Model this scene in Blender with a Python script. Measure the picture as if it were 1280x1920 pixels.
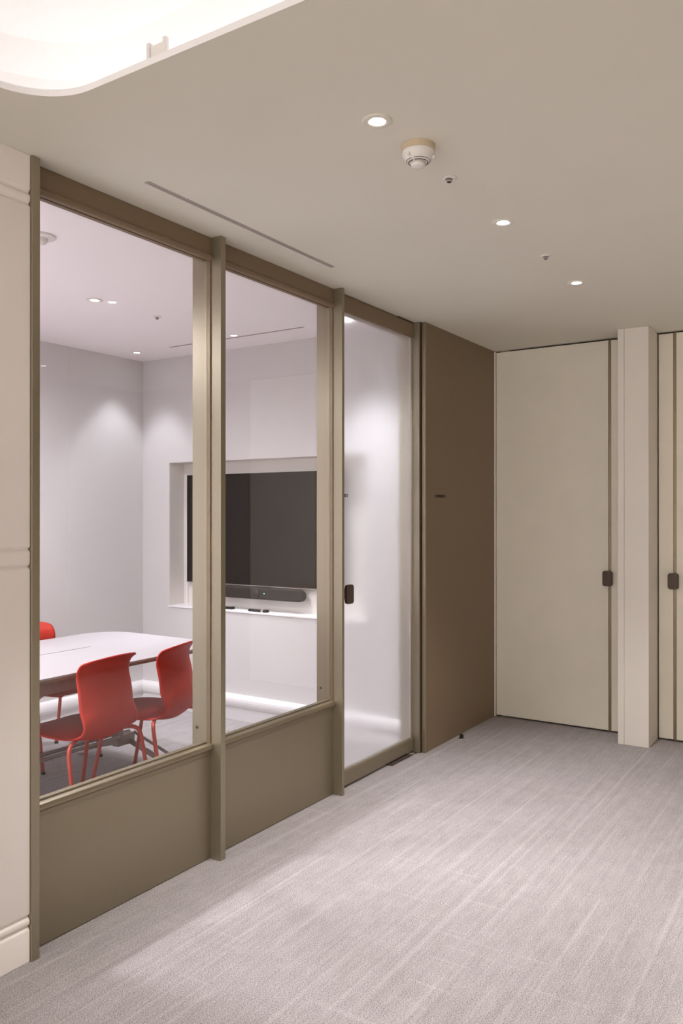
import bpy, bmesh, math, random
from mathutils import Vector, Matrix
random.seed(4)
for o in list(bpy.data.objects): bpy.data.objects.remove(o, do_unlink=True)
SC = bpy.context.scene
COL = SC.collection
PI = math.pi
# ------------------------------------------------------------------ camera
cam = bpy.data.cameras.new('camera'); camo = bpy.data.objects.new('camera', cam); COL.objects.link(camo)
cam.sensor_fit = 'VERTICAL'; cam.sensor_height = 36; cam.sensor_width = 24
cam.lens = 1532.1/1920*36
cam.clip_start = .05
camo.location = (0, 0, 1.499)
camo.rotation_euler = (math.radians(90.108), 0, math.radians(32.9006))
SC.camera = camo
# ------------------------------------------------------------------ light
WORLD = 2.5
w = bpy.data.worlds.new('world'); SC.world = w; w.use_nodes = True
w.node_tree.nodes['Background'].inputs[0].default_value = (.97, .965, .90, 1)
w.node_tree.nodes['Background'].inputs[1].default_value = WORLD
SC.view_settings.view_transform = 'Standard'; SC.view_settings.look = 'None'
SC.view_settings.gamma = 1; SC.view_settings.exposure = 0.84
SC.view_settings.use_curve_mapping = False
HALL_W, ROOM_W, COVE_E = 89, 24, 1.25
HALL_C, ROOM_C, COVE_C = (1, .96, .955), (.93, .93, 1), (1, .955, .93)
H = 2.7
# ------------------------------------------------------------------ materials
def mat(name, col, rough=.5, metal=0, spec=.5, var=0, vscale=8, bump=0, bscale=200, coat=0):
    m = bpy.data.materials.new(name); m.use_nodes = True
    nt = m.node_tree; b = nt.nodes['Principled BSDF']
    b.inputs['Base Color'].default_value = (*col, 1); b.inputs['Roughness'].default_value = rough
    b.inputs['Metallic'].default_value = metal; b.inputs['Specular IOR Level'].default_value = spec
    b.inputs['Coat Weight'].default_value = coat
    tc = nt.nodes.new('ShaderNodeTexCoord')
    if var:
        n = nt.nodes.new('ShaderNodeTexNoise'); n.inputs['Scale'].default_value = vscale; n.inputs['Detail'].default_value = 3
        nt.links.new(tc.outputs['Object'], n.inputs['Vector'])
        r = nt.nodes.new('ShaderNodeValToRGB')
        r.color_ramp.elements[0].position = .3; r.color_ramp.elements[1].position = .7
        r.color_ramp.elements[0].color = (*[c*(1-var) for c in col], 1)
        r.color_ramp.elements[1].color = (*[min(1, c*(1+var)) for c in col], 1)
        nt.links.new(n.outputs['Fac'], r.inputs['Fac']); nt.links.new(r.outputs['Color'], b.inputs['Base Color'])
    if bump:
        n2 = nt.nodes.new('ShaderNodeTexNoise'); n2.inputs['Scale'].default_value = bscale
        nt.links.new(tc.outputs['Object'], n2.inputs['Vector'])
        bp = nt.nodes.new('ShaderNodeBump'); bp.inputs['Strength'].default_value = bump; bp.inputs['Distance'].default_value = .001
        nt.links.new(n2.outputs['Fac'], bp.inputs['Height']); nt.links.new(bp.outputs['Normal'], b.inputs['Normal'])
    return m
def emit(name, col, s):
    m = bpy.data.materials.new(name); m.use_nodes = True; nt = m.node_tree
    nt.nodes.remove(nt.nodes['Principled BSDF']); e = nt.nodes.new('ShaderNodeEmission')
    e.inputs[0].default_value = (*col, 1); e.inputs[1].default_value = s
    nt.links.new(e.outputs[0], nt.nodes['Material Output'].inputs[0]); return m
BRONZE = mat('bronze_paint', (.29, .245, .172), .36, .65, .5, .07, 420, .25, 500)
BRONZE_LIT = mat('bronze_lit_copy', (.325, .283, .205), .36, .65, .5, .07, 420, .25, 500)  # same bronze, lightened to imitate light falling on the post sides
BRONZE_D = mat('dark_bronze_paint', (.22, .155, .095), .5, 0, .4, .10, 420, .25, 500)
BRONZE_H = mat('bronze_handle', (.085, .057, .042), .5, .2, .4, .1, 60)
CREAM_LIT = mat('cream_panel_lit', (.90, .84, .80), .5, 0, .4, .015, 3)  # cream of the far doors, lightened in place of stronger light here
TAUPE = mat('taupe_panel', (.42, .36, .30), .5, 0, .4, .02, 4)
STRIP = mat('bronze_strip', (.25, .19, .12), .35, .5, .5, .05, 30)
CREAM = mat('cream_panel', (.78, .725, .66), .5, 0, .4, .015, 3)
CREAM_D = mat('cream_door', (.82, .755, .65), .5, 0, .4, .02, 5, .15, 300)
CEIL = mat('hall_ceiling_bounce_tint', (.765, .735, .655), .75, 0, .2, .01, 2)  # room ceiling's white with warm bounce light mixed into the colour
COVEW = mat('cove_paint', (.86, .83, .83), .8, 0, .1, .01, 3)
WHITE = mat('room_wall_paint', (.66, .628, .62), .6, 0, .3, .012, 2)
RCEIL = mat('room_ceiling_paint', (.93, .87, .88), .8, 0, .2, .01, 2)
TRIMW = mat('room_trim_paint', (.84, .81, .81), .45, 0, .4, .01, 4)
NICHE = mat('niche_paint', (.80, .755, .71), .6, 0, .3, .015, 4)
BACK = mat('recess_dark', (.035, .024, .018), .8)
GREY = mat('slot_grey', (.44, .39, .365), .6, 0, .3, .04, 20)
GREYD = mat('slot_shade_grey', (.33, .29, .27), .6, 0, .3, .04, 20)
FIX = mat('fixture_white', (.80, .76, .73), .45, 0, .4, .02, 20)
FIXY = mat('aged_plastic', (.62, .50, .36), .5, 0, .4, .03, 20)
DARK = mat('dark_slot', (.07, .05, .045), .6, 0, .3, .05, 50)
CHROME = mat('chrome', (.6, .56, .52), .2, .9, .5, .03, 30)
BLACKT = mat('black_lettering', (.012, .010, .010), .6, 0, .3, .05, 50)
RED = mat('red_shell', (.47, .027, .015), .5, 0, .25, .05, 60, .2, 700)
REDL = mat('red_tube', (.50, .065, .042), .35, .1, .5, .05, 60)
TOPW = mat('white_laminate', (.43, .40, .41), .35, 0, .4, .01, 5)
EDGE = mat('table_edge_brown', (.26, .17, .13), .5, 0, .4, .1, 40)
APRON = mat('table_steel_brown', (.33, .26, .23), .4, .3, .5, .06, 30)
SCREEN = mat('tv_glass', (.010, .007, .007), .12, 0, .28, .05, 200, coat=0)
TVB = mat('tv_casing', (.02, .018, .018), .4, 0, .4, .05, 50)
BARM = mat('bar_fabric', (.034, .027, .024), .8, 0, .3, .25, 600)
RUB = mat('black_rubber', (.012, .010, .010), .6, 0, .3, .05, 50)
LENS = emit('downlight_lens', (.97, .96, 1), 14)
LEDM = emit('cove_led', COVE_C, COVE_E)
CYAN = emit('status_led', (.15, .9, .85), 3)
def glass():
    m = bpy.data.materials.new('clear_glass'); m.use_nodes = True; nt = m.node_tree
    nt.nodes.remove(nt.nodes['Principled BSDF'])
    t = nt.nodes.new('ShaderNodeBsdfTransparent'); t.inputs[0].default_value = (.985, .985, .98, 1)
    g = nt.nodes.new('ShaderNodeBsdfGlossy'); g.inputs['Roughness'].default_value = .01
    lw = nt.nodes.new('ShaderNodeLayerWeight'); pw = nt.nodes.new('ShaderNodeMath'); pw.operation = 'POWER'; pw.inputs[1].default_value = 3.0
    nt.links.new(lw.outputs['Facing'], pw.inputs[0])
    fr = nt.nodes.new('ShaderNodeMapRange'); fr.inputs[3].default_value = .024; fr.inputs[4].default_value = .6; nt.links.new(pw.outputs[0], fr.inputs[0])
    mx = nt.nodes.new('ShaderNodeMixShader')
    nt.links.new(fr.outputs[0], mx.inputs[0]); nt.links.new(t.outputs[0], mx.inputs[1]); nt.links.new(g.outputs[0], mx.inputs[2])
    nt.links.new(mx.outputs[0], nt.nodes['Material Output'].inputs[0]); return m
GLASS = glass()
def frost():
    m = bpy.data.materials.new('frosted_glass'); m.use_nodes = True; nt = m.node_tree
    nt.nodes.remove(nt.nodes['Principled BSDF'])
    t = nt.nodes.new('ShaderNodeBsdfGlass'); t.distribution = 'MULTI_GGX'; t.inputs['Color'].default_value = (1, 1, 1, 1)
    t.inputs['Roughness'].default_value = .36; t.inputs['IOR'].default_value = 1.16
    d = nt.nodes.new('ShaderNodeBsdfTranslucent'); d.inputs[0].default_value = (1, 1, 1, 1)
    g = nt.nodes.new('ShaderNodeBsdfDiffuse'); g.inputs[0].default_value = (.86, .85, .88, 1)
    m1 = nt.nodes.new('ShaderNodeMixShader'); m1.inputs[0].default_value = .20
    m2 = nt.nodes.new('ShaderNodeMixShader'); m2.inputs[0].default_value = .17
    nt.links.new(t.outputs[0], m1.inputs[1]); nt.links.new(d.outputs[0], m1.inputs[2])
    nt.links.new(m1.outputs[0], m2.inputs[1]); nt.links.new(g.outputs[0], m2.inputs[2])
    nt.links.new(m2.outputs[0], nt.nodes['Material Output'].inputs[0]); return m
FROST = frost()
CLEARB = bpy.data.materials.new('glass_rear_face'); CLEARB.use_nodes = True; CLEARB.node_tree.nodes.remove(CLEARB.node_tree.nodes['Principled BSDF'])
_t = CLEARB.node_tree.nodes.new('ShaderNodeBsdfRefraction'); _t.inputs[0].default_value = (1, 1, 1, 1); _t.inputs['IOR'].default_value = 1.16; _t.inputs['Roughness'].default_value = 0
CLEARB.node_tree.links.new(_t.outputs[0], CLEARB.node_tree.nodes['Material Output'].inputs[0])
def carpet(name, light, dark, amt=1.0):
    m = bpy.data.materials.new(name); m.use_nodes = True; nt = m.node_tree; b = nt.nodes['Principled BSDF']
    b.inputs['Roughness'].default_value = .95; b.inputs['Specular IOR Level'].default_value = .15
    N = nt.nodes.new; L = nt.links.new
    tc = N('ShaderNodeTexCoord')
    def noise(sc, det=2, rough=.5, scale=1):
        mp = N('ShaderNodeMapping'); mp.inputs['Scale'].default_value = sc; L(tc.outputs['Object'], mp.inputs[0])
        n = N('ShaderNodeTexNoise'); n.inputs['Scale'].default_value = scale; n.inputs['Detail'].default_value = det
        n.inputs['Roughness'].default_value = rough; L(mp.outputs[0], n.inputs['Vector']); return n.outputs['Fac']
    def rng(v, a, b_, c=0, d=1):
        r = N('ShaderNodeMapRange'); r.inputs[1].default_value = a; r.inputs[2].default_value = b_
        r.inputs[3].default_value = c; r.inputs[4].default_value = d; L(v, r.inputs[0]); return r.outputs[0]
    def mth(op, a, b_):
        n = N('ShaderNodeMath'); n.operation = op
        for i, q in enumerate((a, b_)):
            if isinstance(q, (int, float)): n.inputs[i].default_value = q
            else: L(q, n.inputs[i])
        return n.outputs[0]
    sp = rng(noise((230, 290, 1), 4, .8), .40, .58)           # yarn loops
    sp2 = rng(noise((420, 420, 1), 1), .35, .65)               # fine grain
    grp = rng(noise((22, 9, 1), 3, .6), .35, .65)              # heathered patches
    st = rng(noise((42, .35, 1), 2, .6), .55, .68)              # pale streaks along the hall
    stx = rng(noise((.5, 34, 1), 2, .6), .56, .68)             # weaker cross streaks
    rib = rng(noise((70, 1.5, 1), 1, .5), .4, .6)
    sm = rng(noise((4.5, 4.5, 1), 1, .5), .45, .6)
    sm2 = rng(noise((9, 2.2, 1), 1, .5), .35, .55, .35, 1)
    v = mth('ADD', mth('MULTIPLY', sp, .56), mth('MULTIPLY', sp2, .20))
    v = mth('ADD', v, mth('MULTIPLY', grp, .06))
    v = mth('ADD', v, mth('MULTIPLY', rib, .04))
    v = mth('ADD', v, mth('MULTIPLY', mth('MULTIPLY', st, sm2), .06))
    v = mth('ADD', v, mth('MULTIPLY', mth('MULTIPLY', stx, sm), .065))
    sx_ = N('ShaderNodeSeparateXYZ'); L(tc.outputs['Object'], sx_.inputs[0])
    u_ = mth('ADD', mth('MULTIPLY', sx_.outputs['X'], 7.1), mth('MULTIPLY', noise((1.6, .06, 1), 1), 1.5))
    fr_ = mth('FRACT', u_, 0.0)
    ab_ = mth('ABSOLUTE', mth('SUBTRACT', fr_, .5), 0.0)
    ln_ = rng(ab_, .0, .085, 1, 0); msk = rng(noise((7, 1.0, 1), 2), .38, .60, .1, 1)
    v = mth('ADD', v, mth('MULTIPLY', mth('MULTIPLY', ln_, msk), .105))
    v = mth('ADD', v, .005)
    mx = N('ShaderNodeMix'); mx.data_type = 'RGBA'
    L(v, mx.inputs[0]); mx.inputs[6].default_value = (*dark, 1); mx.inputs[7].default_value = (*light, 1)
    L(mx.outputs[2], b.inputs['Base Color'])
    bp = N('ShaderNodeBump'); bp.inputs['Strength'].default_value = .45; bp.inputs['Distance'].default_value = .003
    L(mth('ADD', sp, mth('MULTIPLY', sp2, .5)), bp.inputs['Height']); L(bp.outputs[0], b.inputs['Normal'])
    return m
CARPET = carpet('hall_carpet', (.72, .665, .665), (.085, .07, .062))
# ------------------------------------------------------------------ helpers
def tag(o, label, cat, group=None, kind=None):
    o['label'] = label; o['category'] = cat
    if group: o['group'] = group
    if kind: o['kind'] = kind
    return o
def thing(name, loc, label, cat, group=None, rz=0, kind=None):
    o = bpy.data.objects.new(name, None); COL.objects.link(o); o.location = loc; o.rotation_euler = (0, 0, rz)
    o.empty_display_size = .05
    return tag(o, label, cat, group, kind)
def obj(name, bm, m, parent=None, bevel=0, seg=3, smooth=False, subd=0, wn=True):
    me = bpy.data.meshes.new(name); bmesh.ops.recalc_face_normals(bm, faces=bm.faces); bm.to_mesh(me); bm.free()
    me.materials.append(m)
    o = bpy.data.objects.new(name, me); COL.objects.link(o)
    if smooth or bevel:
        for p in me.polygons: p.use_smooth = True
    if bevel:
        b = o.modifiers.new('bevel', 'BEVEL'); b.width = bevel; b.segments = seg; b.limit_method = 'ANGLE'; b.harden_normals = True
    if subd:
        s = o.modifiers.new('subd', 'SUBSURF'); s.levels = subd; s.render_levels = subd
    if parent:
        o.parent = parent
        o.matrix_parent_inverse = Matrix.Identity(4)
    return o
def bx(bm, x0, x1, y0, y1, z0, z1):
    v = [bm.verts.new((x, y, z)) for z in (z0, z1) for y in (y0, y1) for x in (x0, x1)]
    for f in ((0, 2, 3, 1), (4, 5, 7, 6), (0, 1, 5, 4), (2, 6, 7, 3), (0, 4, 6, 2), (1, 3, 7, 5)):
        bm.faces.new([v[i] for i in f])
    return bm
def box(name, x0, x1, y0, y1, z0, z1, m, parent=None, bevel=0, org=(0, 0, 0), seg=3):
    return obj(name, bx(bmesh.new(), x0-org[0], x1-org[0], y0-org[1], y1-org[1], z0-org[2], z1-org[2]), m, parent, bevel, seg)
def prism(bm, pts, z0, z1):      # pts: 2-D outline in xy
    a = [bm.verts.new((x, y, z0)) for x, y in pts]; b = [bm.verts.new((x, y, z1)) for x, y in pts]
    n = len(pts)
    bm.faces.new(a[::-1]); bm.faces.new(b)
    for i in range(n): bm.faces.new((a[i], a[(i+1) % n], b[(i+1) % n], b[i]))
    return bm
def extr_y(bm, prof, y0, y1):    # prof: closed outline in (x,z)
    a = [bm.verts.new((x, y0, z)) for x, z in prof]; b = [bm.verts.new((x, y1, z)) for x, z in prof]
    n = len(prof); bm.faces.new(a); bm.faces.new(b[::-1])
    for i in range(n): bm.faces.new((a[i], b[i], b[(i+1) % n], a[(i+1) % n]))
    return bm
def lathe(bm, prof, n=32, c=(0, 0, 0)):   # prof (r,z)
    rings = []
    for r, z in prof:
        if r < 1e-6: rings.append([bm.verts.new((c[0], c[1], c[2]+z))])
        else: rings.append([bm.verts.new((c[0]+r*math.cos(2*PI*i/n), c[1]+r*math.sin(2*PI*i/n), c[2]+z)) for i in range(n)])
    for a, b in zip(rings, rings[1:]):
        for i in range(n):
            j = (i+1) % n
            if len(a) == 1 and len(b) == 1: continue
            if len(a) == 1: bm.faces.new((a[0], b[i], b[j]))
            elif len(b) == 1: bm.faces.new((a[i], a[j], b[0]))
            else: bm.faces.new((a[i], a[j], b[j], b[i]))
    return bm
def rrect(x0, x1, y0, y1, r, n=8):
    pts = []
    for cx, cy, a0 in ((x1-r, y1-r, 0), (x0+r, y1-r, 90), (x0+r, y0+r, 180), (x1-r, y0+r, 270)):
        for i in range(n+1):
            a = math.radians(a0+90*i/n); pts.append((cx+r*math.cos(a), cy+r*math.sin(a)))
    return pts
def smooth_path(pts, rads, n=6):
    """polyline with rounded corners"""
    P = [Vector(p) for p in pts]; out = [P[0]]
    for i in range(1, len(P)-1):
        a, b, c = P[i-1], P[i], P[i+1]; r = min(rads, (a-b).length*.45, (c-b).length*.45)
        p0 = b+(a-b).normalized()*r; p1 = b+(c-b).normalized()*r
        for k in range(n+1):
            t = k/n; out.append(p0*(1-t)**2 + b*2*t*(1-t) + p1*t*t)
    out.append(P[-1]); return out
def tube(bm, path, r, n=12):
    path = [Vector(p) for p in path]; rings = []; up = None
    for i, p in enumerate(path):
        t = (path[min(i+1, len(path)-1)]-path[max(i-1, 0)]).normalized()
        if up is None: up = t.orthogonal().normalized()
        up = (up - t*up.dot(t)).normalized(); s = t.cross(up)
        rings.append([bm.verts.new(p+(up*math.cos(2*PI*k/n)+s*math.sin(2*PI*k/n))*r) for k in range(n)])
    for a, b in zip(rings, rings[1:]):
        for k in range(n): bm.faces.new((a[k], a[(k+1) % n], b[(k+1) % n], b[k]))
    bm.faces.new(rings[0][::-1]); bm.faces.new(rings[-1]); return bm
def text(name, s, size, m, parent, loc, rot):
    cu = bpy.data.curves.new(name, 'FONT'); cu.body = s; cu.size = size; cu.extrude = .0006; cu.align_x = 'LEFT'; cu.offset = size*.024
    t = bpy.data.objects.new('tmp', cu); COL.objects.link(t)
    bpy.context.view_layer.update()
    me = bpy.data.meshes.new_from_object(t.evaluated_get(bpy.context.evaluated_depsgraph_get()))
    bpy.data.objects.remove(t); me.materials.clear(); me.materials.append(m)
    o = bpy.data.objects.new(name, me); COL.objects.link(o); o.location = loc; o.rotation_euler = rot; o.parent = parent
    return o
# ================================================================== SETTING
GX = -2.42      # clear glass line
tag(box('floor', -5.0, 1.2, -4.6, 5.85, -.05, 0, CARPET), 'pale heathered grey loop carpet with faint pale streaks across hall and meeting room', 'floor', kind='structure')
# hall ceiling with rounded light cove opening
bm = bmesh.new()
hole = rrect(-2.065, .55, -1.6, 1.556, .205, 10)
outer = [(-2.5, -4.6), (1.2, -4.6), (1.2, 5.85), (-2.5, 5.85)]
vo = [bm.verts.new((x, y, H)) for x, y in outer]; vi = [bm.verts.new((x, y, H)) for x, y in hole]
eds = [bm.edges.new((vo[i], vo[(i+1) % 4])) for i in range(4)] + [bm.edges.new((vi[i], vi[(i+1) % len(vi)])) for i in range(len(vi))]
bmesh.ops.triangle_fill(bm, edges=eds, use_beauty=True)
tag(obj('ceiling', bm, CEIL), 'smooth hall ceiling, warm bounce light put into its beige colour, with a rounded light cove opening', 'ceiling', kind='structure')
# cove: lip, shelf, recess walls, recess top
def offs(d): return rrect(-2.065-d, .55+d, -1.6-d, 1.556+d, .205+d, 10)
bm = bmesh.new()
lv = [(offs(0), H-.0005), (offs(0), H+.017), (offs(.003), H+.021), (offs(.012), H+.021), (offs(.014), H+.006), (offs(.17), H+.006), (offs(.18), H+.14), (offs(.15), H+.24), (offs(.04), H+.30)]
rings = [[bm.verts.new((x, y, z)) for x, y in p] for p, z in lv]
for a, b in zip(rings, rings[1:]):
    n = len(a)
    for i in range(n): bm.faces.new((a[i], a[(i+1) % n], b[(i+1) % n], b[i]))
bm.faces.new(rings[-1])
cove = thing('light_cove', (0, 0, 0), 'large rounded glowing white light recess in the hall ceiling at top left', 'light cove')
c = obj('cove_shell', bm, COVEW, cove, smooth=False)
bm = bmesh.new()
a, b = offs(.03), offs(.15)
r1 = [bm.verts.new((x, y, H+.011)) for x, y in a]; r2 = [bm.verts.new((x, y, H+.011)) for x, y in b]
r3 = [bm.verts.new((x, y, H+.0065)) for x, y in a]; r4 = [bm.verts.new((x, y, H+.0065)) for x, y in b]
n = len(a)
for i in range(n):
    j = (i+1) % n
    bm.faces.new((r1[i], r1[j], r2[j], r2[i])); bm.faces.new((r3[i], r1[i], r1[j], r3[j])); bm.faces.new((r2[i], r2[j], r4[j], r4[i]))
obj('led_strip', bm, LEDM, cove)
# small bracket on the lip
br = thing('mounting_bracket', (-1.60, 1.562, H+.021), 'small white channel bracket standing on the rim of the ceiling light cove', 'bracket')
bm = bmesh.new(); bx(bm, -.033, .033, .004, .008, 0, .036); bx(bm, -.036, -.024, -.002, .012, 0, .044); bx(bm, .024, .036, -.002, .012, 0, .044)
obj('channel', bm, FIX, br, .002)
# left wall of the hall: panels divided by soft rounded horizontal grooves
def groove_profile():
    pts = []
    gz = [.117, .151, 1.321, 1.379, 2.536, 2.574]
    pts.append((-2.3605, 0))
    for g_ in gz:
        for k in range(-6, 7):
            u_ = k/6; pts.append((-2.3605-.011*(1-abs(u_))**1.6, g_+u_*.012))
    pts.append((-2.3605, H)); pts += [(-2.47, H), (-2.47, 0)]
    return pts
bm = extr_y(bmesh.new(), groove_profile(), -4.6, 1.7315)
wl = obj('wall_left', bm, CREAM_LIT, None, .005, 4); tag(wl, 'cream panelled wall with rounded horizontal grooves at the left edge', 'wall', kind='structure')
# bronze wall slab right of the frosted door
ws = box('wall_bronze', -2.44, -2.338, 4.585, 5.725, 0, H, BRONZE_D, bevel=.002)
tag(ws, 'dark brown full height wall panel between frosted door and cream doors', 'wall', kind='structure')
tx = thing('wall_lettering', (-2.3375, 4.713, 1.603), 'tiny black lettering reading CONFERENCE with arrow on the dark brown wall', 'sign')
t1 = text('letters', 'CONFERENCE', .0245, BLACKT, tx, (0, 0, 0), (PI/2, 0, PI/2))
dx = max(v.co.x for v in t1.data.vertices); t1.scale = (.138/dx, 1, 1)
bm = bmesh.new(); a = [bm.verts.new((0, y, z)) for y, z in ((.150, .001), (.150, .016), (.163, .0085))]; f = bm.faces.new(a)
g = bmesh.ops.extrude_face_region(bm, geom=[f]); bmesh.ops.translate(bm, verts=[v for v in g['geom'] if isinstance(v, bmesh.types.BMVert)], vec=(.0006, 0, 0))
obj('arrow', bm, BLACKT, tx)
# far wall with doors
tag(box('wall_far', -2.5, 1.2, 5.728, 5.85, 0, H, BACK), 'dark reveal wall behind the cream doors at the end of the hall', 'wall', kind='structure')
tag(box('trim_1', -2.3455, -2.327, 5.695, 5.728, 0, H-.004, CREAM, bevel=.002), 'thin cream vertical strip in the corner between dark brown wall and cream door', 'trim', kind='structure')
def pull(parent, x, z, org, y=5.70):
    bm = bmesh.new()
    pts = rrect(-.033, .033, -.052, .052, .016, 6)
    a = [bm.verts.new((p[0], -.045, p[1])) for p in pts]; b = [bm.verts.new((p[0], -.022, p[1])) for p in pts]
    n = len(pts); bm.faces.new(a); bm.faces.new(b[::-1])
    for i in range(n): bm.faces.new((a[i], b[i], b[(i+1) % n], a[(i+1) % n]))
    h = obj('door_handle', bm, BRONZE_H, parent, .005, 3); h.location = (x-org[0], y-org[1], z-org[2])
    h['label'] = 'rounded dark bronze pull handle'
    s = obj('handle_stem', bx(bmesh.new(), -.010, .010, -.024, .004, -.03, .03), BRONZE_H, h, .002)
    return h
d2 = thing('door_2', (-1.85, 5.70, 0), 'tall cream flush door with slim bronze strip, left of the cream pier', 'door', kind='structure')
og = (-1.85, 5.70, 0)
box('door_leaf', -2.323, -1.509, 5.70, 5.726, .012, 2.688, CREAM_D, d2, .002, og)
box('edge_strip', -1.5075, -1.491, 5.704, 5.726, .008, 2.692, STRIP, d2, .001, og)['label'] = 'slim bronze vertical strip'
box('side_panel', -1.4895, -1.382, 5.70, 5.726, .012, 2.688, CREAM_D, d2, .002, og)
box('bottom_pivot', -2.29, -2.24, 5.702, 5.72, 0, .010, CHROME, d2, 0, og)
box('top_pivot', -2.29, -2.22, 5.703, 5.72, 2.690, 2.699, CHROME, d2, 0, og)
pull(d2, -1.506, 1.055, og)
d3 = thing('door_3', (-.6, 5.70, 0), 'tall cream flush door with slim bronze strip at the right edge of the photo', 'door', kind='structure')
og = (-.6, 5.70, 0)
box('side_panel', -1.180, -1.0885, 5.70, 5.726, .012, 2.688, CREAM_D, d3, .002, og)
box('edge_strip', -1.087, -1.071, 5.704, 5.726, .008, 2.692, STRIP, d3, .001, og)['label'] = 'slim bronze vertical strip'
box('door_leaf', -1.0695, -.218, 5.70, 5.726, .012, 2.688, CREAM_D, d3, .002, og)
pull(d3, -1.083, 1.055, og)
bm = bmesh.new(); bx(bm, -1.382, -1.3415, 5.447, 5.727, 0, 2.699); bx(bm, -1.3385, -1.188, 5.447, 5.727, 0, 2.699); bx(bm, -1.35, -1.33, 5.452, 5.72, 0, 2.698)
tag(obj('wall_pier', bm, CREAM, None, .0025, 3), 'cream square pier standing between the two cream doors', 'pier', kind='structure')
tag(box('wall_end', -.214, 1.2, 5.69, 5.728, 0, H, BRONZE_D), 'dark brown wall panel at the far end of the hall, beyond the right door', 'wall', kind='structure')
tag(box('wall_right', 1.2, 1.3, -4.6, 5.85, 0, H, TAUPE), 'taupe wall along the right side of the hall', 'wall', kind='structure')
# ------------------------------------------------ glazed front: posts
PO = [(1.732, 1.763), (2.678, 2.709), (3.642, 3.664)]
lab = ['slim bronze upright beside the cream panelled wall at left', 'slim bronze upright between the two clear window bays', 'slim bronze upright between window bay and frosted door']
for i, (a, b) in enumerate(PO):
    p = thing('trim_%d' % (i+2), (-2.38, (a+b)/2, 0), lab[i], 'post', kind='structure'); og = (-2.38, (a+b)/2, 0)
    box('post_fin', -2.42, -2.352, a, b, 0, H-.001, BRONZE_LIT, p, .0012, og)
    box('inner_jamb', -2.512, -2.4275, a-.006 if i else a, b+.006, 0, H-.001, BRONZE_LIT, p, .0012, og)
    if i:
        box('glazing_bead', -2.4275, -2.4085, a-.006, a+.001, .49, 2.612, STRIP, p, .002, og)
        bm = bmesh.new(); tube(bm, [(-2.485+2.38, a-.006-(a+b)/2, .56), (-2.485+2.38, a-.009-(a+b)/2, .56)], .006, 12)
        obj('cap_screw', bm, BRONZE_H, p)
# header / sill / panel per bay
def window(n, y0, y1, label):
    og = (-2.42, (y0+y1)/2, 0)
    wv = thing('window_%d' % n, og, label, 'window', kind='structure')
    box('lower_panel', -2.47, -2.410, y0, y1, .004, .478, BRONZE, wv, 0, og)['label'] = 'solid bronze lower panel'
    prof = [(-2.458, .470), (-2.402, .470), (-2.396, .474), (-2.392, .480), (-2.392, .490), (-2.396, .497), (-2.404, .500), (-2.418, .501), (-2.4182, .496), (-2.432, .496), (-2.432, .503), (-2.458, .503)]
    bm = extr_y(bmesh.new(), [(x-og[0], z) for x, z in prof], y0-og[1], y1-og[1]); obj('sill', bm, BRONZE, wv, .0012, 2)
    box('lower_trim', -2.412, -2.4065, y0, y1, .452, .471, BRONZE, wv, .001, og)
    prof = [(-2.454, 2.601), (-2.432, 2.601), (-2.432, 2.606), (-2.4182, 2.606), (-2.4182, 2.599), (-2.402, 2.600), (-2.395, 2.605), (-2.394, 2.615), (-2.398, 2.622), (-2.406, 2.625), (-2.406, 2.699), (-2.454, 2.699)]
    bm = extr_y(bmesh.new(), [(x-og[0], z) for x, z in prof], y0-og[1], y1-og[1]); obj('header', bm, BRONZE_D, wv, .0012, 2)
    box('glass_pane', -2.442, -2.438, y0+.002, y1-.002, .497, 2.605, GLASS, wv, 0, og)['label'] = 'clear glass pane'
window(1, 1.764, 2.677, 'clear glazed bay with solid bronze base, nearer of the two, by the red chairs')
window(2, 2.710, 3.641, 'clear glazed bay with solid bronze base in front of the wall screen')
# frosted door
og = (-2.42, 4.10, 0)
d1 = thing('door_1', og, 'frosted glass door with bronze bottom rail, beside the dark brown wall', 'door', kind='structure')
box('header', -2.47, -2.406, 3.666, 4.549, 2.602, 2.690, BRONZE_D, d1, .001, og)
box('head_frame', -2.512, -2.415, 3.666, 4.549, 2.6915, 2.699, BRONZE_D, d1, 0, og)
box('top_pivot', -2.43, -2.404, 4.36, 4.548, 2.6905, 2.699, DARK, d1, 0, og)
fp_ = box('frosted_pane', -2.432, -2.420, 3.668, 4.532, .090, 2.604, FROST, d1, 0, og); fp_['label'] = 'frosted white glass pane'
fp_.data.materials.append(CLEARB)
for p_ in fp_.data.polygons:
    if p_.normal.x < -.5: p_.material_index = 1
prof = [(-2.442, .016), (-2.404, .016), (-2.404, .090), (-2.409, .097), (-2.442, .097)]
obj('bottom_rail', extr_y(bmesh.new(), [(x+2.42, z) for x, z in prof], 3.668-4.10, 4.545-4.10), BRONZE, d1, .0012, 2)
def pull_x(parent, y, z, og):
    bm = bmesh.new(); pts = rrect(-.033, .033, -.052, .052, .016, 6)
    a = [bm.verts.new((.058, p[0], p[1])) for p in pts]; b = [bm.verts.new((.036, p[0], p[1])) for p in pts]
    n = len(pts); bm.faces.new(a); bm.faces.new(b[::-1])
    for i in range(n): bm.faces.new((a[i], b[i], b[(i+1) % n], a[(i+1) % n]))
    h = obj('door_handle', bm, BRONZE_H, parent, .005, 3); h.location = (0, y-og[1], z); h['label'] = 'rounded dark bronze pull handle'
    obj('handle_stem', bx(bmesh.new(), .001, .038, -.012, .012, -.028, .028), BRONZE_H, h, .002)
pull_x(d1, 3.746, 1.061, og)
tn = thing('door_number', (-2.4194, 3.748, 1.590), 'small black number 101 on the frosted glass door above its handle', 'sign')
t2 = text('digits', '101', .0245, BLACKT, tn, (0, 0, 0), (PI/2, 0, PI/2))
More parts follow.
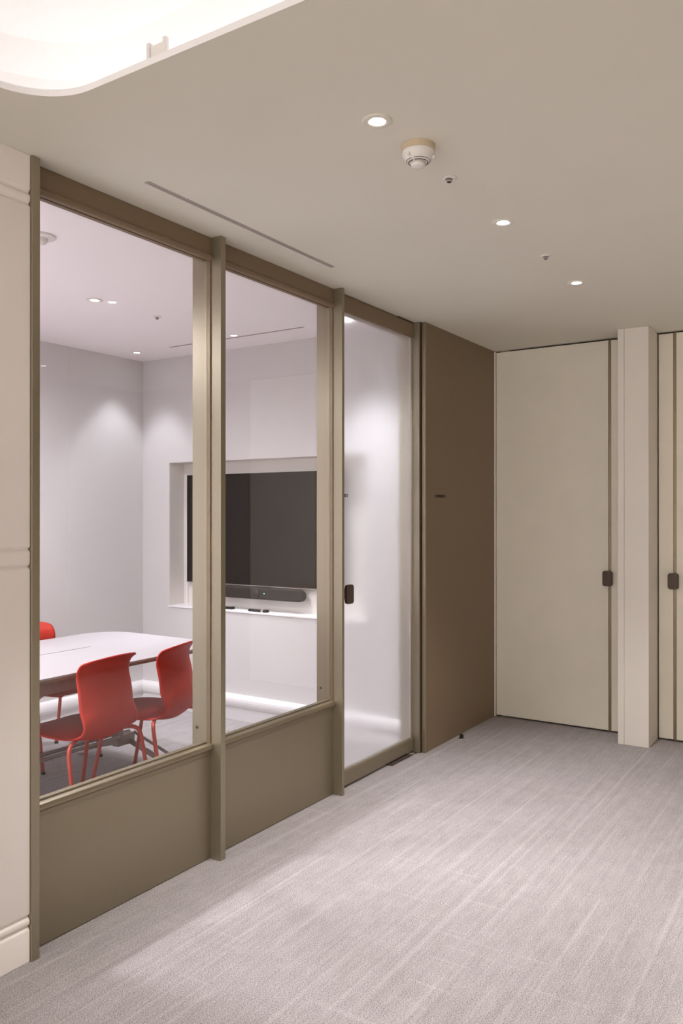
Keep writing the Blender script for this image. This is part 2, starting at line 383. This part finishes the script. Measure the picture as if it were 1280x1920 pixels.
dx = max(v.co.x for v in t2.data.vertices); t2.scale = (.052/dx, 1, 1)
box('pane_edge', -2.432, -2.4195, 4.5322, 4.5345, .097, 2.602, TRIMW, d1, 0, og)['label'] = 'pale polished glass edge'
# hinge jamb of the frosted door
og = (-2.44, 4.565, 0)
p = thing('trim_5', og, 'bronze door jamb between frosted door and dark brown wall', 'door jamb', kind='structure')
box('jamb_post', -2.512, -2.366, 4.552, 4.584, 0, H-.001, BRONZE_LIT, p, .0015, og)
box('shadow_gap', -2.40, -2.3645, 4.562, 4.584, 0, H-.001, BRONZE_H, p, 0, og)
box('edge_trim', -2.3605, -2.334, 4.574, 4.586, 0, H-.001, BRONZE, p, .003, og)
fp = thing('floor_pivot', (-2.42, 4.41, 0), 'dark metal floor closer plate under the frosted door', 'floor closer')
og = (-2.42, 4.41, 0)
box('cover_plate', -2.448, -2.382, 4.235, 4.55, 0, .006, DARK, fp, .001, og)
bm = bmesh.new(); lathe(bm, [(0, .0095), (.018, .0095), (.022, .006), (.022, .0)], 24, (0.018, .10, 0)); obj('pivot_cap', bm, CHROME, fp, smooth=True)
ds = thing('door_stop', (-2.285, 5.003, 0), 'small black door stop on the carpet beside the dark brown wall', 'door stop')
bm = bmesh.new(); lathe(bm, [(0, .005), (.019, .005), (.021, .003), (.021, 0)], 20); obj('base_plate', bm, CHROME, ds, smooth=True)
bm = bmesh.new(); lathe(bm, [(0, .030), (.010, .030), (.013, .027), (.013, .005)], 20); obj('stop_post', bm, RUB, ds, smooth=True)
# ------------------------------------------------ meeting room shell
tag(box('ceiling_meeting_room', -4.95, -2.456, -.4, 4.9, H, H+.08, RCEIL), 'white painted ceiling of the meeting room behind glass', 'ceiling', kind='structure')
bm = bmesh.new(); bx(bm, -4.95, -4.836, -.4, 3.8645, 0, H); bx(bm, -4.95, -4.8342, 3.8645, 4.75, 0, H)
tag(obj('wall_meeting_left', bm, WHITE), 'white wall on the left of the meeting room behind the table', 'wall', kind='structure')
NX0, NX1, NZ0, NZ1, NB = -4.549, -2.78, .779, 1.893, 4.74
bm = bmesh.new()
bx(bm, -4.95, NX0, 4.58, 4.9, 0, H); bx(bm, NX1, -2.43, 4.587, 4.9, 0, H)
bx(bm, NX0, NX1, 4.58, 4.9, 0, NZ0); bx(bm, NX0, NX1, 4.58, 4.9, NZ1, H)
tag(obj('wall_meeting_far', bm, WHITE), 'white meeting room wall with a recessed screen niche', 'wall', kind='structure')
nb = thing('trim_6', (-3.6, 4.74, 1.3), 'beige lined recess around the wall screen', 'niche', kind='structure')
og = (-3.6, 4.74, 1.3)
box('niche_back', NX0, NX1, NB, 4.76, NZ0, NZ1, NICHE, nb, 0, og)
box('niche_side', NX0, NX0+.003, 4.583, NB, NZ0, NZ1, NICHE, nb, 0, og)
box('niche_top', NX0, NX1, 4.583, NB, NZ1-.003, NZ1, NICHE, nb, 0, og)
box('niche_sill', NX0-.004, NX1, 4.574, NB, NZ0, NZ0+.012, TRIMW, nb, .002, og)
box('wall_channel', -4.512, -4.497, 4.728, 4.74, NZ0, 1.42, TRIMW, nb, .001, og)
tag(box('wall_meeting_near', -4.95, -2.47, -.5, -.4, 0, H, WHITE), 'white rear wall of the meeting room', 'wall', kind='structure')
tag(box('wall_meeting_side', -2.495, -2.49, -.4, 1.732, 0, H, WHITE), 'white inner face of the hall wall in the meeting room', 'wall', kind='structure')
# baseboards with a rounded upper roll
def bprof(d):     # (out from wall, z)
    pts = [(0, 0), (.016, 0), (.016, .088)]
    for i in range(9):
        a = math.radians(-80+170*i/8); pts.append((.016+.026*math.cos(a), .138+.046*math.sin(a)))
    pts += [(.004, .186), (0, .186)]
    return pts
bm = bmesh.new(); extr_y(bm, [(-4.836+o_, z) for o_, z in bprof(0)], -.4, 4.58)
tag(obj('baseboard_left', bm, TRIMW, smooth=False), 'white rounded baseboard along the left wall of the meeting room', 'baseboard', kind='structure')
bm = bmesh.new(); pr = bprof(0)
a = [bm.verts.new((-4.836, 4.58-o_, z)) for o_, z in pr]; b = [bm.verts.new((-2.50, 4.58-o_, z)) for o_, z in pr]
n = len(pr); bm.faces.new(a); bm.faces.new(b[::-1])
for i in range(n): bm.faces.new((a[i], b[i], b[(i+1) % n], a[(i+1) % n]))
tag(obj('baseboard_far', bm, TRIMW), 'white rounded baseboard under the screen niche wall', 'baseboard', kind='structure')
# ================================================================== CEILING FIXTURES
def lamp(parent, power, col, size, blend, z=-.012, name='lamp'):
    l = bpy.data.lights.new(name, 'SPOT'); l.energy = power; l.color = col; l.spot_size = math.radians(size); l.spot_blend = blend
    l.shadow_soft_size = .10 if col[2] >= 1 else .03; o = bpy.data.objects.new(name, l); COL.objects.link(o); o.parent = parent; o.location = (0, 0, z); return o
def downlight(x, y, label, group, power, col, size, blend, r=.046, ri=.021):
    t = thing('downlight', (x, y, H), label, 'downlight', group)
    bm = bmesh.new(); lathe(bm, [(r, -.0002), (r, -.0035), (r-.003, -.005), (ri+.008, -.005), (ri+.001, -.0015), (ri+.001, -.0004)], 36); obj('trim_ring', bm, CEIL, t, smooth=True)
    bm = bmesh.new(); lathe(bm, [(0, -.0025), (ri, -.0025), (ri+.001, -.001)], 28); obj('lens', bm, LENS, t)
    lamp(t, power, col, size, blend)
    return t
G1 = 'round recessed downlights in the hall ceiling'
downlight(-1.264, 2.154, 'round recessed downlight nearest the camera in hall ceiling, before the smoke detector', G1, HALL_W, HALL_C, 76, .75)
downlight(-1.269, 3.186, 'round recessed downlight in hall ceiling between the two sprinkler heads', G1, HALL_W, HALL_C, 76, .75)
downlight(-1.280, 4.226, 'round recessed downlight in hall ceiling nearest the cream doors', G1, HALL_W, HALL_C, 70, .7)
for x_, y_, q_, l_ in ((.75, 2.15, 1.9, 'downlight on the right side of the hall, level with the smoke detector'), (.75, 3.2, 2.3, 'added unseen downlight on the right side of the hall, level with the second window bay'), (.75, 4.25, 3.0, 'added unseen downlight on the right side of the hall, nearest the far wall'),
                       (-1.27, -2.3, 4.5, 'added unseen downlight behind the light cove on the left side of the hall'), (.3, -2.3, 4.5, 'added unseen downlight behind the light cove on the right side of the hall'),
                       (-1.27, -3.6, 4.5, 'added unseen downlight at the rear end of the hall on the left'), (.3, -3.6, 4.5, 'added unseen downlight at the rear end of the hall on the right')):
    downlight(x_, y_, l_, G1, HALL_W*q_, (1, .98, .925), 74 if y_ < 0 else 60, .8)  # unseen lamps, added so that floor bounce brightens the hall ceiling
G2 = 'small downlights in the meeting room ceiling'
downlight(-3.66, 3.103, 'meeting room downlight with a visible trim ring, above the white table', G2, ROOM_W*3.9, ROOM_C, 174, 1.0, .044, .02)
downlight(-4.585, 4.281, 'meeting room downlight close to the white back corner', G2, ROOM_W*.75, (.88, .92, 1), 82, .45, .034, .02)
downlight(-3.66, 1.60, 'added unseen meeting room downlight over the near end of the table', G2, ROOM_W*8, ROOM_C, 174, 1.0, .044, .02)  # unseen lamp added to lift the ambient light of the room
downlight(-3.75, .50, 'added unseen downlight over the rear of the meeting room', G2, ROOM_W*14, ROOM_C, 150, 1.0, .044, .02)  # also added out of view, brightens room walls and ceiling
downlight(-3.80, 4.08, 'meeting room downlight behind the middle bronze upright', G2, ROOM_W*4.5, ROOM_C, 58, .9, .034, .02)
downlight(-2.70, 4.25, 'meeting room downlight in the corner behind the frosted door', G2, ROOM_W*3.2, (.88, .92, 1), 88, .85, .034, .02)
def sprinkler(x, y, label, r=.026):
    t = thing('sprinkler_head', (x, y, H), label, 'sprinkler', 'ceiling sprinkler heads')
    bm = bmesh.new(); lathe(bm, [(r, -.0002), (r, -.003), (r-.004, -.005), (.012, -.006), (.011, -.0015)], 32); obj('cover_ring', bm, FIX, t, smooth=True)
    bm = bmesh.new(); lathe(bm, [(.0085, -.001), (.0085, -.010), (.0115, -.010), (.0115, -.012), (.009, -.015), (0, -.015)], 24); obj('nozzle', bm, GREY, t, smooth=True)
    bm = bmesh.new(); lathe(bm, [(.0078, -.0152), (.0078, -.0165), (0, -.0165)], 24); obj('glass_bulb_seat', bm, DARK, t)
sprinkler(-1.263, 2.661, 'round sprinkler head in the hall ceiling right after the smoke detector')
sprinkler(-1.268, 3.710, 'round sprinkler head in the hall ceiling between the second and third downlight')
sprinkler(-3.649, 3.571, 'round sprinkler head in the meeting room ceiling beyond the table downlight')
t = thing('smoke_detector', (-1.238, 2.375, H), 'cream domed smoke detector on the hall ceiling between downlight and sprinkler head', 'smoke detector')
bm = bmesh.new(); lathe(bm, [(.0, -.0002), (.055, -.0002), (.055, -.018), (.052, -.020), (0, -.020)], 40); obj('mounting_base', bm, FIXY, t, smooth=False)['label'] = 'yellowed mounting base'
bm = bmesh.new(); lathe(bm, [(0, -.019), (.052, -.019), (.0535, -.026), (.050, -.036), (.040, -.050), (.030, -.056), (.0, -.056)], 40); obj('detector_body', bm, FIX, t, smooth=True)
bm = bmesh.new()
for k in range(4):
    for (ra, za) in ((.0385, -.0512), (.0315, -.0562)):
        pa = []
        for i in range(9):
            an = math.radians(k*90+6+78*i/8); pa.append((ra*math.cos(an), ra*math.sin(an), za))
        tube(bm, pa, .0014 if ra < .035 else .0009, 6)
obj('vent_slots', bm, DARK, t)
bm = bmesh.new(); lathe(bm, [(0, -.055), (.024, -.055), (.024, -.066), (.020, -.070), (0, -.071)], 32); obj('sensor_cap', bm, FIX, t, smooth=True)
for k in range(3):
    bm = bmesh.new(); an = math.radians(20+120*k); bmesh.ops.create_cube(bm, size=1, matrix=Matrix.Translation((.046*math.cos(an), .046*math.sin(an), -.041)) @ Matrix.Rotation(an, 4, 'Z') @ Matrix.Diagonal((.014, .006, .010, 1)))
    obj('grip_rib', bm, FIX, t, .001)
t = thing('ceiling_sensor', (-3.012, 2.262, H), 'round white domed sensor on the meeting room ceiling beside the left upright', 'sensor')
bm = bmesh.new(); lathe(bm, [(0, -.0002), (.062, -.0002), (.062, -.006), (.057, -.010), (0, -.011)], 40); obj('flange', bm, FIX, t, smooth=True)
bm = bmesh.new(); lathe(bm, [(.028, -.010), (.028, -.020), (.022, -.032), (.010, -.038), (0, -.039)], 32); obj('dome', bm, FIX, t, smooth=True)
def slotvent(x0, x1, y0, y1, label):
    cx, cy = (x0+x1)/2, (y0+y1)/2
    t = thing('slot_vent', (cx, cy, H), label, 'air vent')
    og = (cx, cy, H)
    box('vent_face', x0, x1, y0, y1, H-.0018, H-.0002, GREY, t, 0, og)
    bm = bmesh.new()
    if (x1-x0) < (y1-y0): bx(bm, cx-.003-cx, .003, y0+.01-cy, y1-.01-cy, -.0024, -.0015)
    else: bx(bm, x0+.01-cx, x1-.01-cx, -.003, .003, -.0024, -.0015)
    obj('air_slot', bm, GREYD, t)
slotvent(-2.209, -2.186, 2.098, 3.318, 'long grey linear slot vent in hall ceiling parallel to the glazing')
slotvent(-4.246, -3.060, 4.272, 4.290, 'thin linear slot vent in meeting room ceiling along the screen wall')
# ================================================================== SCREEN AND SHELF ITEMS
tv = thing('wall_screen', (-3.743, 4.70, 1.385), 'large black flat screen mounted inside the recessed wall niche', 'television')
og = (-3.743, 4.70, 1.385)
box('casing', -4.480, -3.006, 4.702, 4.728, .969, 1.798, TVB, tv, .003, og)
box('display', -4.476, -3.010, 4.7, 4.704, .976, 1.794, SCREEN, tv, 0, og)['label'] = 'glossy black display panel'
box('lower_edge', -4.48, -3.006, 4.6985, 4.705, .966, .9705, CHROME, tv, 0, og)
box('wall_mount', -3.95, -3.55, 4.727, 4.741, 1.2, 1.6, TVB, tv, 0, og)
vb = thing('conference_bar', (-3.745, 4.68, .918), 'dark grey rounded video conference bar with round camera below the screen', 'video bar')
bm = bmesh.new()
x0, x1, r = -.415, .415, .042
pts = []
for i in range(13):
    a = math.radians(-90+180*i/12); pts.append((x1-r+r*math.cos(a), r*math.sin(a)))
for i in range(13):
    a = math.radians(90+180*i/12); pts.append((x0+r+r*math.cos(a), r*math.sin(a)))
a = [bm.verts.new((px, -.035, pz)) for px, pz in pts]; b = [bm.verts.new((px, .02, pz)) for px, pz in pts]
n = len(pts); bm.faces.new(a); bm.faces.new(b[::-1])
for i in range(n): bm.faces.new((a[i], b[i], b[(i+1) % n], a[(i+1) % n]))
obj('bar_body', bm, BARM, vb, .010, 3)
bm = bmesh.new(); lathe(bm, [(0, .052), (.013, .052), (.016, .050), (.030, .050), (.034, .046), (.034, .03)], 32)
bmesh.ops.rotate(bm, verts=bm.verts, matrix=Matrix.Rotation(PI/2, 3, 'X')); obj('camera_lens', bm, TVB, vb, smooth=True)
bm = bmesh.new(); bmesh.ops.create_uvsphere(bm, u_segments=10, v_segments=6, radius=.0035, matrix=Matrix.Translation((.075, -.035, .003))); obj('status_light', bm, CYAN, vb)['label'] = 'tiny cyan status light'
box('mount_arm', -.06, .06, .018, .060, -.02, .04, TVB, vb)
def remote(x, y, rz, L, label, tip=False):
    t = thing('remote_control', (x, y, NZ0+.012), label, 'remote control', rz=rz)
    bm = bmesh.new(); prism(bm, rrect(-L/2, L/2, -.02, .02, .006, 4), 0, .018); obj('case', bm, RUB, t, .003)
    bm = bmesh.new()
    for i in range(6):
        for j in range(2): bx(bm, -L/2+.02+i*L*.13, -L/2+.03+i*L*.13, -.012+j*.014, -.004+j*.014, .018, .0195)
    obj('buttons', bm, GREY, t)
    if tip: obj('battery_cover', bx(bmesh.new(), L*.22, L*.32, -.0205, .0205, -.0, .0188), GREY, t)['label'] = 'pale band near one end'
remote(-4.03, 4.64, .05, .15, 'black remote control on the niche sill, left one beside the bronze upright')
remote(-3.70, 4.62, -.04, .17, 'black remote control with pale band on the niche sill, right one under the video bar', True)
# ================================================================== TABLE
TX0, TX1, TY0, TY1 = -4.215, -3.215, 1.29, 3.695
tb = thing('meeting_table', (-3.715, 2.5, 0), 'long white meeting table with rounded corners and brown edge', 'table')
og = (-3.715, 2.5)
def loc2(p): return [(x-og[0], y-og[1]) for x, y in p]
obj('tabletop', prism(bmesh.new(), loc2(rrect(TX0, TX1, TY0, TY1, .22, 14)), .722, .732), TOPW, tb, .001)
obj('edge_band', prism(bmesh.new(), loc2(rrect(TX0+.001, TX1-.001, TY0+.001, TY1-.001, .219, 14)), .708, .7218), EDGE, tb)['label'] = 'brown table edge'
bm = bmesh.new(); bx(bm, -3.777-og[0], -3.7705-og[0], 1.8-og[1], 3.17-og[1], .7315, .7326); obj('flap_gap', bm, DARK, tb)
bm = bmesh.new(); bx(bm, -3.771-og[0], -3.665-og[0], 1.8-og[1], 3.17-og[1], .7315, .73215); obj('cable_flap', bm, TOPW, tb)
bm = bmesh.new()
for xx in (-3.315, -4.135): bx(bm, xx-.015-og[0], xx+.015-og[0], 1.55-og[1], 3.02-og[1], .630, .707)
bx(bm, -4.12-og[0], -3.33-og[0], 2.98-og[1], 3.02-og[1], .665, .707); bx(bm, -4.12-og[0], -3.33-og[0], 1.55-og[1], 1.59-og[1], .665, .707)
obj('under_frame', bm, APRON, tb, .003)
bm = bmesh.new(); prism(bm, loc2(rrect(-3.80, -3.42, 1.75, 2.85, .03, 4)), .606, .70); obj('cable_tray', bm, DARK, tb)
for yc, yl in ((3.40, 3.32), (1.58, 1.66)):
    bm = bmesh.new()
    bx(bm, -3.745-og[0], -3.685-og[0], yl-.02-og[1], yl+.02-og[1], .16, .707)
    obj('leg', bm, APRON, tb, .004)
    bm = bmesh.new()
    for s in (-1, 1):
        tube(bm, [(-3.715+s*.03-og[0], yc-og[1], .145), (-3.715+s*.42-og[0], yc-og[1], .035)], .016, 12)
        tube(bm, [(-3.715+s*.02-og[0], yc+.03-og[1], .195), (-3.715+s*.47-og[0], yc+.03-og[1], .060)], .009, 10)
    bx(bm, -3.742-og[0], -3.688-og[0], min(yc, yl)-.022-og[1], max(yc, yl)+.03-og[1], .135, .195)
    for s in (-1, 1): lathe(bm, [(0, 0), (.022, 0), (.022, .012), (0, .014)], 16, (-3.715+s*.42-og[0], yc-og[1], 0))
    obj('foot', bm, APRON, tb, .002)
bm = bmesh.new()
for xx in (-3.755, -3.675): tube(bm, [(xx-og[0], 1.68-og[1], .195), (xx-og[0], 3.30-og[1], .195)], .011, 10)
obj('stretcher', bm, APRON, tb, smooth=True)
# ================================================================== CHAIRS
# chair space: +y is backwards (towards the backrest), x sideways
PROF = [(-.225, .424), (-.215, .436), (-.18, .446), (-.10, .446), (0, .440), (.08, .436), (.14, .438), (.186, .455), (.216, .487), (.228, .53), (.218, .58), (.200, .63), (.183, .68), (.177, .72), (.187, .757), (.217, .788), (.268, .816)]
WID = [.205, .21, .215, .22, .218, .205, .190, .180, .175, .173, .172, .171, .170, .169, .169, .169, .169]
def catmull(P, n):
    out = []
    for i in range(len(P)-1):
        p0 = P[max(i-1, 0)]; p1 = P[i]; p2 = P[i+1]; p3 = P[min(i+2, len(P)-1)]
        for k in range(n):
            t = k/n
            out.append([.5*((2*b)+(-a+c)*t+(2*a-5*b+4*c-d)*t*t+(-a+3*b-3*c+d)*t**3) for a, b, c, d in zip(p0, p1, p2, p3)])
    out.append(list(P[-1])); return out
def make_chair(loc, rz, label):
    t = thing('red_chair', loc, label, 'chair', 'red chairs around the meeting table', rz)
    P = catmull([(a, b, w_) for (a, b), w_ in zip(PROF, WID)], 9)
    L = [0]
    for a, b in zip(P, P[1:]): L.append(L[-1]+math.hypot(b[0]-a[0], b[1]-a[1]))
    bm = bmesh.new(); rows = []; NU = 24
    tot = L[-1]
    for (y, z, hw), s in zip(P, L):
        rt, rf = .070, .19
        if tot-s < rt: hw = hw-rt+math.sqrt(max(0, rt*rt-(rt-(tot-s))**2))
        if s < rf: hw = hw-.13+.13*math.sqrt(max(0, 1-((rf-s)/rf)**2))
        back = (lambda q: q*q*(3-2*q))(min(1, max(0, (z-.455)/.12))); seatf = 1-back
        row = []
        for k in range(NU+1):
            u = -1+2*k/NU
            yy = y - back*(.028+.028*(lambda q: q*q*(3-2*q))(min(1, max(0, (.68-z)/.17))))*abs(u)**2.2
            zz = z + seatf*(-.006*(1-u*u) - .010*abs(u)**5 + .004)
            bowl = math.exp(-((y-.165)/.07)**2) * (1 if z < .60 else 0) * max(0, 1-max(0, z-.47)/.10)
            zz -= .036*bowl*(1-abs(u)**2.0)
            if back > 0 and z > .78: zz -= .012*abs(u)**3*((z-.78)/.04)
            yy -= (.03*abs(u)**2 if 0 < back < 1 else 0)*0
            row.append(bm.verts.new((u*hw, yy, zz)))
        rows.append(row)
    for a, b in zip(rows, rows[1:]):
        for k in range(NU): bm.faces.new((a[k], a[k+1], b[k+1], b[k]))
    sh = obj('seat_shell', bm, RED, t, smooth=True)
    so = sh.modifiers.new('thickness', 'SOLIDIFY'); so.thickness = .008; so.offset = 0
    for sx in (-1, 1):
        for nm, pts in (('rear', [(sx*.05, .03, .420), (sx*.10, .10, .418), (sx*.232, .165, .412), (sx*.242, .205, .20), (sx*.250, .240, .0)]),
                        ('front', [(sx*.05, -.03, .422), (sx*.10, -.09, .420), (sx*.188, -.145, .416), (sx*.200, -.190, .20), (sx*.208, -.232, .0)])):
            bm = bmesh.new(); tube(bm, smooth_path(pts, .055, 8), .0105, 12)
            lg = obj('leg', bm, REDL, t, smooth=True)
            bm = bmesh.new(); px, py, _ = pts[-1]; lathe(bm, [(0, 0), (.013, 0), (.013, .012), (.0108, .014)], 14, (px, py, 0)); obj('glide', bm, RUB, lg, smooth=True)
    bm = bmesh.new(); lathe(bm, [(0, .412), (.075, .412), (.080, .418), (.080, .428), (0, .430)], 24); obj('mounting_plate', bm, RUB, t, smooth=True)
    return t
# backward direction (dx,dy): rz rotates +y onto it
def face(dx, dy): return math.atan2(dy, dx)-PI/2
ch = make_chair((-3.305, 2.722, 0), face(1, .05), 'red shell chair nearest the camera, its back towards the left window bay')
def copy_tree(o, parent=None):
    c = o.copy(); COL.objects.link(c)
    if parent: c.parent = parent
    for k in list(o.children): copy_tree(k, c)
    return c
c2 = copy_tree(ch); c2.location = (-3.305, 3.175, 0); c2.rotation_euler = (0, 0, face(.966, .25))
c2['label'] = 'red shell chair at the table corner, partly hidden by the upright between the two windows'
c3 = copy_tree(ch); c3.location = (-4.222, 3.222, 0); c3.rotation_euler = (0, 0, face(-1, 0))
c3['label'] = 'red shell chair on the far side of the white table by the left wall'
